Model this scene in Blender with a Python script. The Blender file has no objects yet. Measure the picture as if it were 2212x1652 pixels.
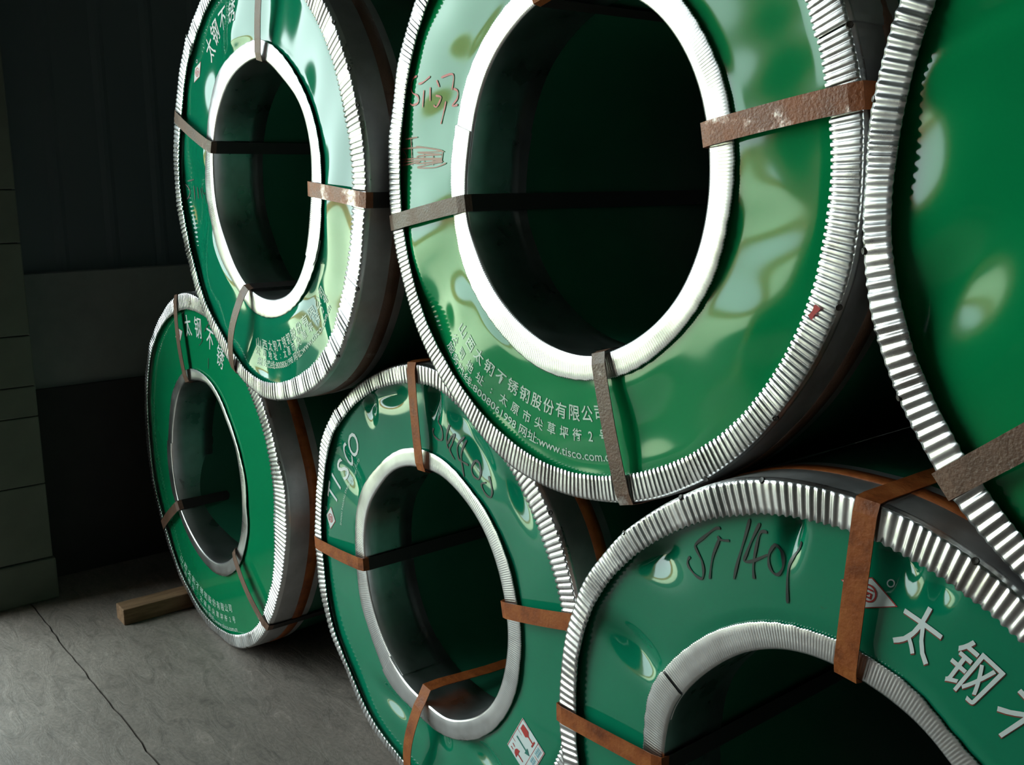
import bpy, bmesh, math, random, json
import numpy as np
from mathutils import Vector, Matrix

# ------------------------------------------------------------------ camera, world, exposure
SC = bpy.context.scene
COL = SC.collection
cam_data = bpy.data.cameras.new('camera')
cam_data.sensor_width = 36.0
cam_data.lens = 2160.2 / 2212 * 36.0
cam_data.clip_start = 0.02
cam = bpy.data.objects.new('camera', cam_data)
COL.objects.link(cam)
cam.location = (0.9541, -1.1634, 1.5311)
cam.rotation_euler = (math.radians(90 - 11.8418), math.radians(0.1454), math.radians(51.3254))
SC.camera = cam

WORLD = bpy.data.worlds.new('overcast_sky')
SC.world = WORLD
WORLD.use_nodes = True
WORLD.node_tree.nodes['Background'].inputs['Color'].default_value = (0.80, 0.98, 0.97, 1)
WORLD.node_tree.nodes['Background'].inputs['Strength'].default_value = 8.0

SC.view_settings.view_transform = 'Standard'
SC.view_settings.look = 'None'
SC.view_settings.exposure = 0.0
SC.view_settings.gamma = 1.0
SC.view_settings.use_curve_mapping = False

# sun added to brighten the yard in the reflections, from behind the building
sl = bpy.data.lights.new('sun', 'SUN'); sl.energy = 12.0; sl.angle = math.radians(2); sl.color = (1, 0.93, 0.78)
so = bpy.data.objects.new('sun', sl); COL.objects.link(so); so.location = (3, 0, 12)
so.rotation_euler = Vector((-math.cos(math.radians(72)), 0.0, -math.sin(math.radians(72)))).to_track_quat('-Z', 'Y').to_euler()

# the doorway in the end wall (x = XW): daylight enters here
XW, DY0, DY1, DH = -3.02, -4.4, -0.66, 4.2
pl = bpy.data.lights.new('doorway_portal', 'AREA')
pl.shape = 'RECTANGLE'; pl.size = DY1 - DY0; pl.size_y = DH
pl.cycles.is_portal = True
po = bpy.data.objects.new('doorway_portal', pl)
po.location = (XW - 0.02, (DY0 + DY1) / 2, DH / 2)
po.rotation_euler = Vector((1, 0, 0)).to_track_quat('-Z', 'Z').to_euler()
COL.objects.link(po)

DATA = json.loads(r'''{"W_B3":[[[-0.2057,0.4442],[-0.2162,0.4403],[-0.2369,0.4208],[-0.2527,0.404],[-0.2504,0.3956],[-0.2385,0.3812],[-0.2339,0.3645],[-0.237,0.3528],[-0.252,0.354],[-0.2677,0.3627],[-0.27,0.3712],[-0.2647,0.3796]],[[-0.2102,0.4302],[-0.2029,0.4265],[-0.1872,0.4297]],[[-0.2064,0.4269],[-0.2172,0.3939],[-0.2206,0.3574]],[[-0.1522,0.4738],[-0.1601,0.4378],[-0.1696,0.3972],[-0.1733,0.3725]],[[-0.1339,0.4725],[-0.1439,0.4484],[-0.1539,0.4196],[-0.1565,0.4072],[-0.1416,0.4119],[-0.1148,0.4303]],[[-0.1201,0.4624],[-0.1314,0.4591],[-0.1367,0.4392],[-0.1396,0.4068],[-0.1365,0.3853]],[[-0.1062,0.447],[-0.1133,0.4322],[-0.1121,0.4156],[-0.1034,0.4057],[-0.0939,0.4069],[-0.0884,0.4204],[-0.0929,0.4385],[-0.1014,0.447],[-0.1078,0.4465]],[[-0.0645,0.4638],[-0.0667,0.4522],[-0.0763,0.4354],[-0.0796,0.4149],[-0.0747,0.369]]],"W_B2":[[[0.0432,0.4454],[0.0388,0.4244],[0.0534,0.4158],[0.0614,0.4031],[0.0601,0.3885],[0.0477,0.3824],[0.028,0.3875],[0.0208,0.3977],[0.0235,0.4055]],[[0.085,0.425],[0.0772,0.395],[0.0815,0.3701]],[[0.0808,0.3814],[0.0965,0.4018],[0.1046,0.4064],[0.0986,0.3852],[0.0887,0.3688],[0.1065,0.35]],[[0.1341,0.4069],[0.1174,0.3837],[0.1217,0.3563],[0.1333,0.3527],[0.1563,0.3482]],[[0.1418,0.4016],[0.1312,0.3669],[0.1355,0.3396],[0.1421,0.318]],[[0.1756,0.363],[0.1677,0.3444],[0.1744,0.3292],[0.1923,0.3252],[0.1969,0.3402],[0.1881,0.3576],[0.1756,0.363]],[[0.2212,0.3378],[0.2321,0.3239],[0.2385,0.309],[0.2363,0.296],[0.2232,0.2954],[0.2078,0.3067],[0.2034,0.3168],[0.2167,0.3229]]],"W_T1":[[[-0.5214,0.0211],[-0.5393,0.0031],[-0.5123,-0.0111],[-0.4959,-0.0288],[-0.5142,-0.0508],[-0.5366,-0.0385]],[[-0.5053,0.0015],[-0.4611,0.0071]],[[-0.4688,-0.0107],[-0.4712,-0.0535]],[[-0.4457,-0.014],[-0.4468,-0.0494]],[[-0.4228,-0.0172],[-0.4186,-0.0488]],[[-0.4083,-0.0136],[-0.4024,-0.0345],[-0.3854,-0.0307]],[[-0.3784,-0.0271],[-0.3793,-0.062]]],"W_T2":[[[-0.4665,0.1986],[-0.4846,0.1943],[-0.493,0.1784],[-0.4855,0.1669],[-0.4651,0.1588],[-0.4665,0.1466],[-0.4863,0.1428],[-0.4977,0.1467]],[[-0.4618,0.1827],[-0.444,0.1848],[-0.4179,0.1944]],[[-0.4419,0.1698],[-0.4514,0.1362]],[[-0.4194,0.1738],[-0.424,0.1471]],[[-0.397,0.1858],[-0.3901,0.172]],[[-0.404,0.1568],[-0.388,0.1533],[-0.393,0.1455],[-0.4055,0.1354],[-0.4138,0.139]],[[-0.3825,0.1895],[-0.346,0.1928],[-0.3521,0.1644]],[[-0.3738,0.1445],[-0.3838,0.1237],[-0.3944,0.1018]],[[-0.3473,0.1668],[-0.3358,0.1609],[-0.3383,0.148],[-0.3549,0.1351],[-0.3375,0.1361]]],"W_T2s":[[[-0.54,0.0561],[-0.4577,0.0576],[-0.3829,0.0481]],[[-0.4836,0.0608],[-0.3877,0.0495],[-0.4787,0.0481],[-0.3927,0.0428],[-0.4737,0.041],[-0.4687,0.0353],[-0.3905,0.0318],[-0.4847,0.0255],[-0.3881,0.0291],[-0.4796,0.0184],[-0.4181,0.0176],[-0.376,0.0263]],[[-0.5424,0.0345],[-0.4583,0.0366],[-0.3905,0.0351]],[[-0.5437,0.0287],[-0.4636,0.0324],[-0.393,0.0324]],[[-0.5413,0.0215],[-0.4689,0.0296]],[[-0.5015,0.0781],[-0.4996,0.0213]],[[-0.523,0.0758],[-0.4752,0.0789]],[[-0.4555,0.0463],[-0.4535,0.0225]],[[-0.4224,0.0459],[-0.423,0.021]],[[-0.3887,0.0482],[-0.3941,0.025]],[[-0.5399,0.059],[-0.5205,0.04],[-0.5442,0.0157]]],"W_T2r":[[[0.5095,-0.1698],[0.5052,-0.1766],[0.4975,-0.1871]]],"W_B1":[[[0.0787,0.4959],[0.0429,0.4685]],[[0.0258,0.4466],[0.0141,0.4306],[-0.0085,0.4175]],[[0.062,0.3867],[0.0545,0.3494]]],"V_T2":[342.617,323.08,305.49,19.615],"V_B3":[102.902,136.027,119.967,69.851],"V_B1":[36.127,89.669,295.839,15.797],"V_T1":[38.265,26.117,17.477,315.172,335.338,276.284],"V_T3":[189.861,209.149,170.956],"V_B2":[35.663,149.676],"R_T1":[[5535,5548,5539,5530,5533,5545,5564,5587,5599,5593,5581,5573,5571,5571,5571,5571,5571,5574,5585,5599,5610,5615,5614,5610,5600,5582,5568,5575,5598,5625,5637,5619,5587,5558,5535,5529,5541,5547,5537,5524,5539,5582,5624,5664,5692,5691,5661,5631,5623,5635,5651,5661,5651,5620,5582,5548,5514,5480,5470,5498],[4936,4949,4940,4924,4949,4990,5010,5037,5068,5086,5095,5097,5095,5093,5093,5093,5101,5124,5161,5189,5182,5164,5170,5179,5157,5113,5093,5126,5180,5228,5254,5224,5168,5146,5141,5139,5163,5183,5151,5108,5119,5162,5207,5237,5240,5222,5194,5161,5133,5121,5124,5129,5123,5084,5014,4957,4936,4924,4920,4925],[3461,3476,3495,3508,3510,3497,3471,3448,3442,3447,3458,3474,3491,3500,3497,3481,3463,3458,3465,3488,3526,3556,3547,3511,3471,3433,3397,3381,3404,3441,3469,3476,3451,3426,3428,3442,3444,3420,3381,3362,3375,3417,3470,3497,3498,3492,3485,3480,3478,3477,3476,3473,3468,3460,3459,3471,3479,3469,3456,3454],[2920,2965,3015,3056,3080,3092,3082,3046,3001,2969,2964,2984,3013,3035,3033,3008,2980,2963,2959,2961,2961,2955,2944,2933,2924,2915,2903,2886,2868,2853,2845,2844,2842,2835,2821,2803,2793,2803,2831,2865,2898,2927,2946,2959,2971,2983,2997,3015,3036,3058,3071,3064,3041,3013,2982,2944,2899,2866,2863,2885]],"R_B1":[[5911,5929,5879,5793,5754,5734,5701,5694,5701,5693,5709,5737,5753,5767,5792,5834,5867,5863,5826,5769,5723,5709,5708,5700,5683,5657,5620,5585,5568,5565,5565,5565,5559,5543,5517,5484,5470,5505,5573,5633,5663,5675,5689,5712,5726,5695,5726,5822,5848,5858,5849,5831,5813,5792,5769,5753,5760,5786,5822,5867],[5103,5158,5185,5201,5207,5182,5131,5106,5147,5222,5279,5307,5313,5310,5309,5322,5338,5335,5326,5342,5370,5389,5405,5431,5443,5417,5380,5345,5287,5246,5229,5243,5283,5303,5277,5244,5230,5265,5333,5393,5408,5412,5443,5460,5446,5427,5417,5411,5404,5400,5402,5406,5394,5340,5274,5246,5233,5189,5111,5067],[3064,3062,3037,3009,2989,2975,2967,2966,2987,3037,3096,3147,3191,3231,3269,3310,3357,3399,3424,3435,3440,3446,3459,3469,3461,3438,3425,3436,3460,3495,3543,3596,3658,3723,3732,3667,3609,3592,3581,3566,3549,3532,3518,3512,3514,3515,3509,3495,3474,3449,3425,3401,3376,3342,3303,3267,3239,3187,3107,3061],[2711,2704,2705,2724,2758,2775,2767,2766,2787,2837,2896,2947,2991,3031,3033,3012,3002,3014,3038,3063,3085,3092,3075,3046,3018,2999,3003,3019,3039,3063,3095,3131,3168,3204,3240,3268,3270,3249,3220,3192,3168,3151,3137,3124,3110,3096,3078,3056,3032,3011,2994,2979,2959,2929,2893,2856,2819,2785,2751,2724]],"R_T2":[[5630,5638,5642,5632,5636,5650,5660,5667,5670,5671,5671,5671,5671,5671,5671,5671,5671,5671,5671,5671,5671,5675,5681,5691,5704,5713,5712,5713,5719,5725,5734,5746,5749,5739,5731,5738,5738,5712,5679,5656,5653,5689,5718,5709,5682,5658,5642,5635,5632,5630,5624,5632,5630,5625,5630,5640,5652,5671,5680,5658],[5150,5136,5125,5128,5139,5159,5182,5200,5210,5212,5212,5212,5212,5212,5212,5212,5212,5212,5212,5212,5215,5226,5243,5264,5281,5282,5267,5249,5248,5267,5281,5292,5302,5306,5311,5310,5300,5280,5258,5244,5236,5228,5219,5214,5210,5197,5180,5167,5152,5144,5152,5167,5178,5185,5190,5194,5192,5183,5169,5158],[3517,3516,3515,3518,3516,3511,3511,3510,3507,3505,3505,3506,3507,3507,3507,3507,3506,3502,3494,3484,3472,3463,3466,3477,3488,3486,3468,3454,3462,3480,3494,3504,3517,3539,3562,3573,3568,3555,3541,3529,3523,3526,3530,3530,3526,3518,3510,3504,3502,3503,3501,3494,3495,3505,3512,3519,3524,3516,3507,3510],[3035,3033,3036,3043,3052,3059,3063,3065,3065,3060,3049,3037,3028,3025,3026,3031,3037,3040,3034,3020,3006,2998,2993,2984,2967,2947,2927,2911,2909,2926,2955,2989,3022,3026,2998,2979,2974,2968,2962,2957,2958,2966,2978,2994,3011,3030,3050,3061,3054,3044,3044,3049,3058,3068,3074,3071,3066,3059,3051,3042]],"R_B2":[[5522,5513,5502,5493,5506,5527,5512,5486,5487,5498,5502,5515,5521,5521,5518,5514,5498,5460,5423,5404,5416,5455,5506,5560,5612,5628,5587,5526,5493,5504,5545,5603,5662,5702,5702,5654,5592,5546,5543,5568,5556,5499,5449,5446,5476,5505,5521,5525,5525,5525,5525,5525,5525,5525,5525,5525,5525,5525,5525,5525],[5112,5073,5029,4996,4975,4954,4952,4971,4974,4956,4937,4931,4971,5048,5091,5070,5033,5015,5019,5030,5043,5068,5111,5168,5217,5223,5189,5162,5162,5177,5185,5191,5229,5308,5393,5414,5352,5306,5303,5328,5316,5259,5209,5196,5167,5152,5144,5141,5141,5141,5141,5141,5141,5141,5141,5141,5141,5141,5141,5135],[3487,3482,3473,3474,3485,3492,3491,3490,3484,3467,3454,3457,3469,3480,3488,3485,3474,3468,3460,3436,3410,3397,3400,3424,3467,3511,3531,3521,3496,3476,3470,3478,3501,3533,3556,3567,3584,3613,3647,3680,3690,3639,3558,3511,3509,3524,3537,3539,3531,3521,3516,3511,3504,3497,3493,3497,3506,3504,3494,3488],[3020,3020,3020,3024,3032,3044,3058,3071,3076,3074,3067,3063,3064,3063,3047,3025,3013,3017,3023,3020,3009,2995,2981,2978,2995,3019,3029,3022,3006,2985,2960,2937,2925,2927,2934,2942,2950,2958,2966,2974,2981,2987,2985,2967,2957,2977,3013,3040,3040,3026,3022,3028,3035,3041,3044,3043,3034,3023,3018,3018]],"R_T3":[[5728,5728,5728,5728,5728,5728,5728,5728,5728,5728,5728,5728,5728,5728,5728,5728,5728,5728,5728,5728,5728,5728,5728,5728,5729,5729,5728,5723,5712,5692,5675,5693,5722,5734,5727,5716,5718,5720,5713,5699,5684,5697,5717,5726,5728,5728,5728,5728,5728,5728,5728,5728,5728,5728,5728,5728,5728,5728,5728,5728],[5265,5265,5265,5265,5265,5265,5265,5265,5265,5265,5265,5265,5265,5265,5265,5265,5265,5265,5265,5265,5265,5265,5265,5266,5268,5272,5268,5254,5243,5240,5257,5284,5289,5278,5270,5261,5254,5257,5271,5281,5280,5273,5267,5265,5265,5265,5265,5265,5265,5265,5265,5265,5265,5265,5265,5265,5265,5265,5265,5265],[3450,3450,3450,3450,3450,3450,3450,3450,3450,3450,3450,3450,3450,3450,3450,3450,3450,3450,3450,3450,3450,3450,3450,3450,3450,3450,3450,3450,3450,3450,3450,3450,3450,3450,3450,3450,3450,3450,3450,3450,3450,3450,3450,3450,3450,3450,3450,3450,3450,3450,3450,3450,3450,3450,3450,3450,3450,3450,3450,3450],[3000,3000,3000,3000,3000,3000,3000,3000,3000,3000,3000,3000,3000,3000,3000,3000,3000,3000,3000,3000,3000,3000,3000,3000,3000,3000,3000,3000,3000,3000,3000,3000,3000,3000,3000,3000,3000,3000,3000,3000,3000,3000,3000,3000,3000,3000,3000,3000,3000,3000,3000,3000,3000,3000,3000,3000,3000,3000,3000,3000]],"R_B3":[[5581,5581,5581,5581,5581,5581,5581,5576,5559,5525,5507,5527,5555,5576,5577,5568,5576,5589,5588,5572,5540,5533,5543,5561,5586,5616,5633,5628,5615,5606,5603,5601,5596,5590,5584,5581,5581,5581,5581,5581,5581,5581,5581,5581,5550,5519,5550,5581,5581,5581,5581,5581,5581,5581,5581,5581,5581,5581,5581,5581],[5098,5098,5098,5098,5098,5098,5096,5089,5075,5059,5055,5062,5062,5072,5084,5074,5069,5071,5066,5063,5063,5070,5090,5121,5158,5191,5206,5202,5183,5143,5113,5118,5127,5120,5108,5100,5098,5098,5098,5098,5098,5098,5098,5098,5098,5098,5098,5098,5098,5098,5098,5098,5098,5098,5098,5098,5098,5098,5098,5098],[3451,3451,3451,3451,3451,3447,3434,3414,3385,3349,3361,3421,3447,3442,3446,3446,3444,3457,3463,3457,3452,3448,3447,3454,3473,3503,3538,3544,3508,3471,3454,3449,3450,3451,3451,3451,3451,3451,3451,3451,3451,3451,3451,3451,3451,3451,3451,3451,3451,3451,3451,3451,3451,3451,3451,3451,3451,3451,3451,3451],[3020,3020,3020,3020,3020,3020,3016,3010,3003,3011,3034,3046,3043,3041,3046,3054,3059,3057,3045,3025,3002,2979,2961,2956,2965,2984,3002,3004,2991,2980,2983,2996,3010,3018,3020,3020,3020,3020,3020,3020,3020,3020,3020,3020,3020,3020,3020,3020,3020,3020,3020,3020,3020,3020,3020,3020,3020,3020,3020,3020]]}''')

# ------------------------------------------------------------------ materials
def mat(name, col, rough=0.5, metal=0.0, spec=0.5):
    m = bpy.data.materials.new(name); m.use_nodes = True
    b = m.node_tree.nodes['Principled BSDF']
    b.inputs['Base Color'].default_value = (*col, 1)
    b.inputs['Roughness'].default_value = rough
    b.inputs['Metallic'].default_value = metal
    b.inputs['Specular IOR Level'].default_value = spec
    return m

def N(m, t, **kw):
    n = m.node_tree.nodes.new(t)
    for k, v in kw.items():
        if k in n.inputs.keys(): n.inputs[k].default_value = v
        else: setattr(n, k, v)
    return n

def L(m, a, b): m.node_tree.links.new(a, b)

def ramp(m, fac, stops):
    r = N(m, 'ShaderNodeValToRGB')
    e = r.color_ramp.elements
    while len(e) < len(stops): e.new(0.5)
    for q, (p, c) in zip(e, stops):
        q.position = p; q.color = (*c, 1) if len(c) == 3 else c
    L(m, fac, r.inputs['Fac'])
    return r

def noise_mat(name, stops, scale=8, detail=6, rough=0.5, metal=0, spec=0.5, rvar=0.0, stretch=(1, 1, 1), bump=0.0, bscale=60, dist=0.0):
    m = mat(name, stops[0][1], rough, metal, spec)
    b = m.node_tree.nodes['Principled BSDF']
    tc = N(m, 'ShaderNodeTexCoord')
    mp = N(m, 'ShaderNodeMapping'); mp.inputs['Scale'].default_value = stretch
    L(m, tc.outputs['Object'], mp.inputs['Vector'])
    n = N(m, 'ShaderNodeTexNoise', Scale=scale, Detail=detail, Distortion=dist)
    n.inputs['Roughness'].default_value = 0.62
    L(m, mp.outputs['Vector'], n.inputs['Vector'])
    r = ramp(m, n.outputs['Fac'], stops)
    L(m, r.outputs['Color'], b.inputs['Base Color'])
    if rvar:
        mr = N(m, 'ShaderNodeMapRange')
        mr.inputs['From Min'].default_value = 0.3; mr.inputs['From Max'].default_value = 0.7
        mr.inputs['To Min'].default_value = rough - rvar; mr.inputs['To Max'].default_value = rough + rvar
        L(m, n.outputs['Fac'], mr.inputs['Value']); L(m, mr.outputs['Result'], b.inputs['Roughness'])
    if bump:
        n2 = N(m, 'ShaderNodeTexNoise', Scale=bscale, Detail=5)
        L(m, mp.outputs['Vector'], n2.inputs['Vector'])
        bp = N(m, 'ShaderNodeBump'); bp.inputs['Strength'].default_value = bump; bp.inputs['Distance'].default_value = 0.004
        L(m, n2.outputs['Fac'], bp.inputs['Height']); L(m, bp.outputs['Normal'], b.inputs['Normal'])
    return m

def green_paint(name, a, b_, rough=0.078, spec=0.52):
    return noise_mat(name, [(0.25, a), (0.75, b_)], scale=3, rough=rough, spec=spec, rvar=0.015)
GREEN = green_paint('green_gloss_paint', (0.002, 0.195, 0.060), (0.003, 0.230, 0.072), 0.095, 0.36)
GREEN_MID_CAST = green_paint('green_gloss_paint_mid_cast', (0.003, 0.165, 0.064), (0.003, 0.195, 0.076))  # in-between colour cast of the light, put into the paint tint
GREEN_COOL_CAST = green_paint('green_gloss_paint_cool_cast', (0.003, 0.155, 0.080), (0.003, 0.185, 0.095))  # cooler colour cast of the light on these covers, put into the paint
# fine scratches and specks in the paint
def add_scuffs(m):
    b = m.node_tree.nodes['Principled BSDF']
    src = b.inputs['Base Color'].links[0].from_socket
    tc = N(m, 'ShaderNodeTexCoord')
    v = N(m, 'ShaderNodeTexNoise', Scale=38, Detail=8, Distortion=1.5); v.inputs['Roughness'].default_value = 0.75
    L(m, tc.outputs['Object'], v.inputs['Vector'])
    r = ramp(m, v.outputs['Fac'], [(0.685, (0, 0, 0)), (0.73, (1, 1, 1))])
    mx = N(m, 'ShaderNodeMix', data_type='RGBA')
    L(m, r.outputs['Color'], mx.inputs['Factor'])
    L(m, src, mx.inputs[6]); mx.inputs[7].default_value = (0.03, 0.13, 0.06, 1)
    L(m, mx.outputs[2], b.inputs['Base Color'])
for g_ in (GREEN, GREEN_MID_CAST, GREEN_COOL_CAST): add_scuffs(g_)
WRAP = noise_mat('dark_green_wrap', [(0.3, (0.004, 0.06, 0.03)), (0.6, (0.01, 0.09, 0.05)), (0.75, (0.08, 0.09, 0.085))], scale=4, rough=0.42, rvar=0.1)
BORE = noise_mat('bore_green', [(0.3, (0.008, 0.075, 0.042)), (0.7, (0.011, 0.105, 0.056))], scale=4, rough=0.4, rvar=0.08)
RIM = noise_mat('corrugated_galvanised', [(0.30, (0.42, 0.39, 0.38)), (0.48, (0.70, 0.69, 0.70)), (0.8, (0.80, 0.79, 0.80))], scale=9, rough=0.30, metal=1.0, rvar=0.06)
FLANGE = noise_mat('galvanised_flange', [(0.30, (0.40, 0.39, 0.39)), (0.7, (0.62, 0.61, 0.62))], scale=9, rough=0.5, metal=1.0, rvar=0.06)
RING = noise_mat('bore_ring_galvanised', [(0.30, (0.52, 0.50, 0.50)), (0.5, (0.70, 0.69, 0.70)), (0.8, (0.77, 0.76, 0.77))], scale=7, detail=3, rough=0.30, metal=1.0, rvar=0.04)
RUST = noise_mat('rusty_strapping', [(0.28, (0.13, 0.030, 0.008)), (0.48, (0.25, 0.062, 0.013)), (0.66, (0.32, 0.095, 0.022))], scale=26, rough=0.55, spec=0.25, rvar=0.12, bump=0.25, bscale=160)
def worn(name, a, b_, lo, hi):
    m = noise_mat(name, [(0.3, a), (0.6, b_)], scale=18, rough=0.5, rvar=0.1, bump=0.35, bscale=220)
    b = m.node_tree.nodes['Principled BSDF']
    tc = N(m, 'ShaderNodeTexCoord')
    n = N(m, 'ShaderNodeTexNoise', Scale=11, Detail=9); n.inputs['Roughness'].default_value = 0.72
    L(m, tc.outputs['Object'], n.inputs['Vector'])
    r = ramp(m, n.outputs['Fac'], [(lo, (0, 0, 0)), (hi, (1, 1, 1))])
    src = b.inputs['Base Color'].links[0].from_socket
    mx = N(m, 'ShaderNodeMix', data_type='RGBA')
    L(m, r.outputs['Color'], mx.inputs['Factor']); L(m, src, mx.inputs[6]); mx.inputs[7].default_value = (0.55, 0.50, 0.48, 1)
    L(m, mx.outputs[2], b.inputs['Base Color'])
    mt = N(m, 'ShaderNodeMath', operation='MULTIPLY'); mt.inputs[1].default_value = 0.9
    L(m, r.outputs['Color'], mt.inputs[0]); L(m, mt.outputs[0], b.inputs['Metallic'])
    return m
RUSTW = worn('rusty_strapping_worn_bright', (0.17, 0.042, 0.011), (0.30, 0.080, 0.020), 0.52, 0.62)
RUSTD = worn('dark_strapping_tarnished', (0.085, 0.040, 0.024), (0.145, 0.072, 0.045), 0.60, 0.75)
BLACKS = mat('black_coated_strapping', (0.018, 0.014, 0.013), 0.5)
PRINT = mat('grey_white_print', (0.62, 0.66, 0.66), 0.35)
PRINTS = mat('small_white_print', (0.45, 0.58, 0.50), 0.35)
REDP = mat('red_print', (0.42, 0.035, 0.03), 0.4)
SHADP = mat('red_brown_drop_print', (0.20, 0.05, 0.035), 0.4)
INK = mat('black_marker_ink', (0.006, 0.012, 0.010), 0.45)
INKG = mat('dark_green_black_ink', (0.008, 0.03, 0.022), 0.45)
PINK = mat('faded_red_marker_ink', (0.60, 0.13, 0.12), 0.5)
BROWNI = mat('brown_pencil_ink', (0.30, 0.13, 0.07), 0.5)
REDI = mat('red_paint_dab', (0.45, 0.01, 0.015), 0.4)
PAPER = mat('white_sticker_paper', (0.60, 0.66, 0.66), 0.5)
TEAL = mat('teal_print', (0.02, 0.16, 0.13), 0.5)
BLUE = mat('pale_blue_print', (0.22, 0.42, 0.48), 0.5)
HOLE = mat('dark_rivet', (0.03, 0.022, 0.016), 0.5)
def concrete():
    m = mat('stained_concrete_floor', (0.2, 0.18, 0.16), 0.55)
    b = m.node_tree.nodes['Principled BSDF']
    tc = N(m, 'ShaderNodeTexCoord')
    mp = N(m, 'ShaderNodeMapping'); mp.inputs['Rotation'].default_value = (0, 0, 0.5); mp.inputs['Scale'].default_value = (1.0, 2.6, 1)
    L(m, tc.outputs['Object'], mp.inputs['Vector'])
    n1 = N(m, 'ShaderNodeTexNoise', Scale=1.1, Detail=4, Distortion=0.8); L(m, tc.outputs['Object'], n1.inputs['Vector'])
    n2 = N(m, 'ShaderNodeTexNoise', Scale=7, Detail=12, Distortion=1.4); n2.inputs['Roughness'].default_value = 0.7
    L(m, mp.outputs['Vector'], n2.inputs['Vector'])
    n3 = N(m, 'ShaderNodeTexNoise', Scale=90, Detail=4); L(m, tc.outputs['Object'], n3.inputs['Vector'])
    r1 = ramp(m, n1.outputs['Fac'], [(0.30, (0.135, 0.108, 0.092)), (0.70, (0.235, 0.195, 0.170))])
    r2 = ramp(m, n2.outputs['Fac'], [(0.30, (0.50, 0.49, 0.48)), (0.48, (0.95, 0.95, 0.95)), (0.60, (1.05, 1.05, 1.05)), (0.74, (1.75, 1.75, 1.78))])
    r3 = ramp(m, n3.outputs['Fac'], [(0.30, (0.80, 0.80, 0.80)), (0.7, (1.15, 1.15, 1.15))])
    a = N(m, 'ShaderNodeMix', data_type='RGBA', blend_type='MULTIPLY'); a.inputs[0].default_value = 1
    L(m, r1.outputs['Color'], a.inputs[6]); L(m, r2.outputs['Color'], a.inputs[7])
    c = N(m, 'ShaderNodeMix', data_type='RGBA', blend_type='MULTIPLY'); c.inputs[0].default_value = 1
    L(m, a.outputs[2], c.inputs[6]); L(m, r3.outputs['Color'], c.inputs[7])
    L(m, c.outputs[2], b.inputs['Base Color'])
    bp = N(m, 'ShaderNodeBump'); bp.inputs['Strength'].default_value = 0.5; bp.inputs['Distance'].default_value = 0.006
    L(m, n2.outputs['Fac'], bp.inputs['Height']); L(m, bp.outputs['Normal'], b.inputs['Normal'])
    b.inputs['Roughness'].default_value = 0.6
    return m
CONC = concrete()
JOINT = mat('floor_joint_dirt', (0.03, 0.03, 0.028), 0.9)
CLAD = noise_mat('dark_blue_grey_cladding', [(0.3, (0.11, 0.135, 0.155)), (0.7, (0.13, 0.155, 0.17))], scale=1.2, rough=0.6, rvar=0.1)
MASON = noise_mat('grey_rendered_masonry', [(0.3, (0.20, 0.215, 0.21)), (0.7, (0.30, 0.315, 0.30))], scale=3, rough=0.85, bump=0.3, bscale=20)
DADO = noise_mat('dark_wall_base', [(0.3, (0.03, 0.03, 0.03)), (0.7, (0.05, 0.048, 0.045))], scale=3, rough=0.9)
PILL = noise_mat('pale_green_grey_pillar', [(0.3, (0.095, 0.105, 0.082)), (0.7, (0.135, 0.147, 0.115))], scale=4, rough=0.8, bump=0.2, bscale=14)
WOOD = noise_mat('rough_sawn_timber', [(0.3, (0.11, 0.055, 0.026)), (0.5, (0.18, 0.095, 0.045)), (0.7, (0.26, 0.145, 0.075))], scale=10, rough=0.8, stretch=(6, 0.7, 6), bump=0.5, bscale=40)
DARKW = mat('dim_interior_wall', (0.22, 0.24, 0.23), 0.8)
CEIL = mat('dim_roof_sheet', (0.22, 0.24, 0.245), 0.8)
YARD = noise_mat('sunlit_yard_ground', [(0.3, (0.58, 0.66, 0.44)), (0.7, (0.66, 0.74, 0.52))], scale=0.4, rough=0.9)
DARK_STRIP = noise_mat('added_dark_ground_strip', [(0.3, (0.035, 0.037, 0.035)), (0.7, (0.055, 0.058, 0.052))], scale=2, rough=0.9)  # for the added strip that darkens the ground reflections
YWALL = noise_mat('tan_yard_wall', [(0.3, (0.42, 0.20, 0.07)), (0.7, (0.52, 0.27, 0.10))], scale=0.8, rough=0.9)
FRAME = mat('orange_steel_door_frame', (0.45, 0.15, 0.04), 0.5)

# ------------------------------------------------------------------ helpers
def mesh_obj(name, verts, faces, m, parent=None, smooth=False, loc=None):
    me = bpy.data.meshes.new(name)
    me.from_pydata([tuple(map(float, v)) for v in verts], [], faces)
    me.materials.append(m)
    if smooth: me.polygons.foreach_set('use_smooth', [True] * len(me.polygons))
    me.update()
    o = bpy.data.objects.new(name, me); COL.objects.link(o)
    if loc is not None: o.location = loc
    if parent is not None: o.parent = parent
    return o

def tag(o, label=None, cat=None, group=None, kind=None):
    if label: o['label'] = label
    if cat: o['category'] = cat
    if group: o['group'] = group
    if kind: o['kind'] = kind
    return o

def box(name, lo, hi, m, parent=None, bevel=0.0):
    bm = bmesh.new()
    bmesh.ops.create_cube(bm, size=1)
    c = [(a + b) / 2 for a, b in zip(lo, hi)]; s = [b - a for a, b in zip(lo, hi)]
    for v in bm.verts: v.co = Vector((v.co.x * s[0], v.co.y * s[1], v.co.z * s[2]))
    if bevel: bmesh.ops.bevel(bm, geom=bm.edges[:], offset=bevel, segments=2, affect='EDGES', profile=0.5)
    me = bpy.data.meshes.new(name); bm.to_mesh(me); bm.free(); me.materials.append(m)
    o = bpy.data.objects.new(name, me); COL.objects.link(o); o.location = c
    if parent is not None: o.parent = parent
    return o

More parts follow.
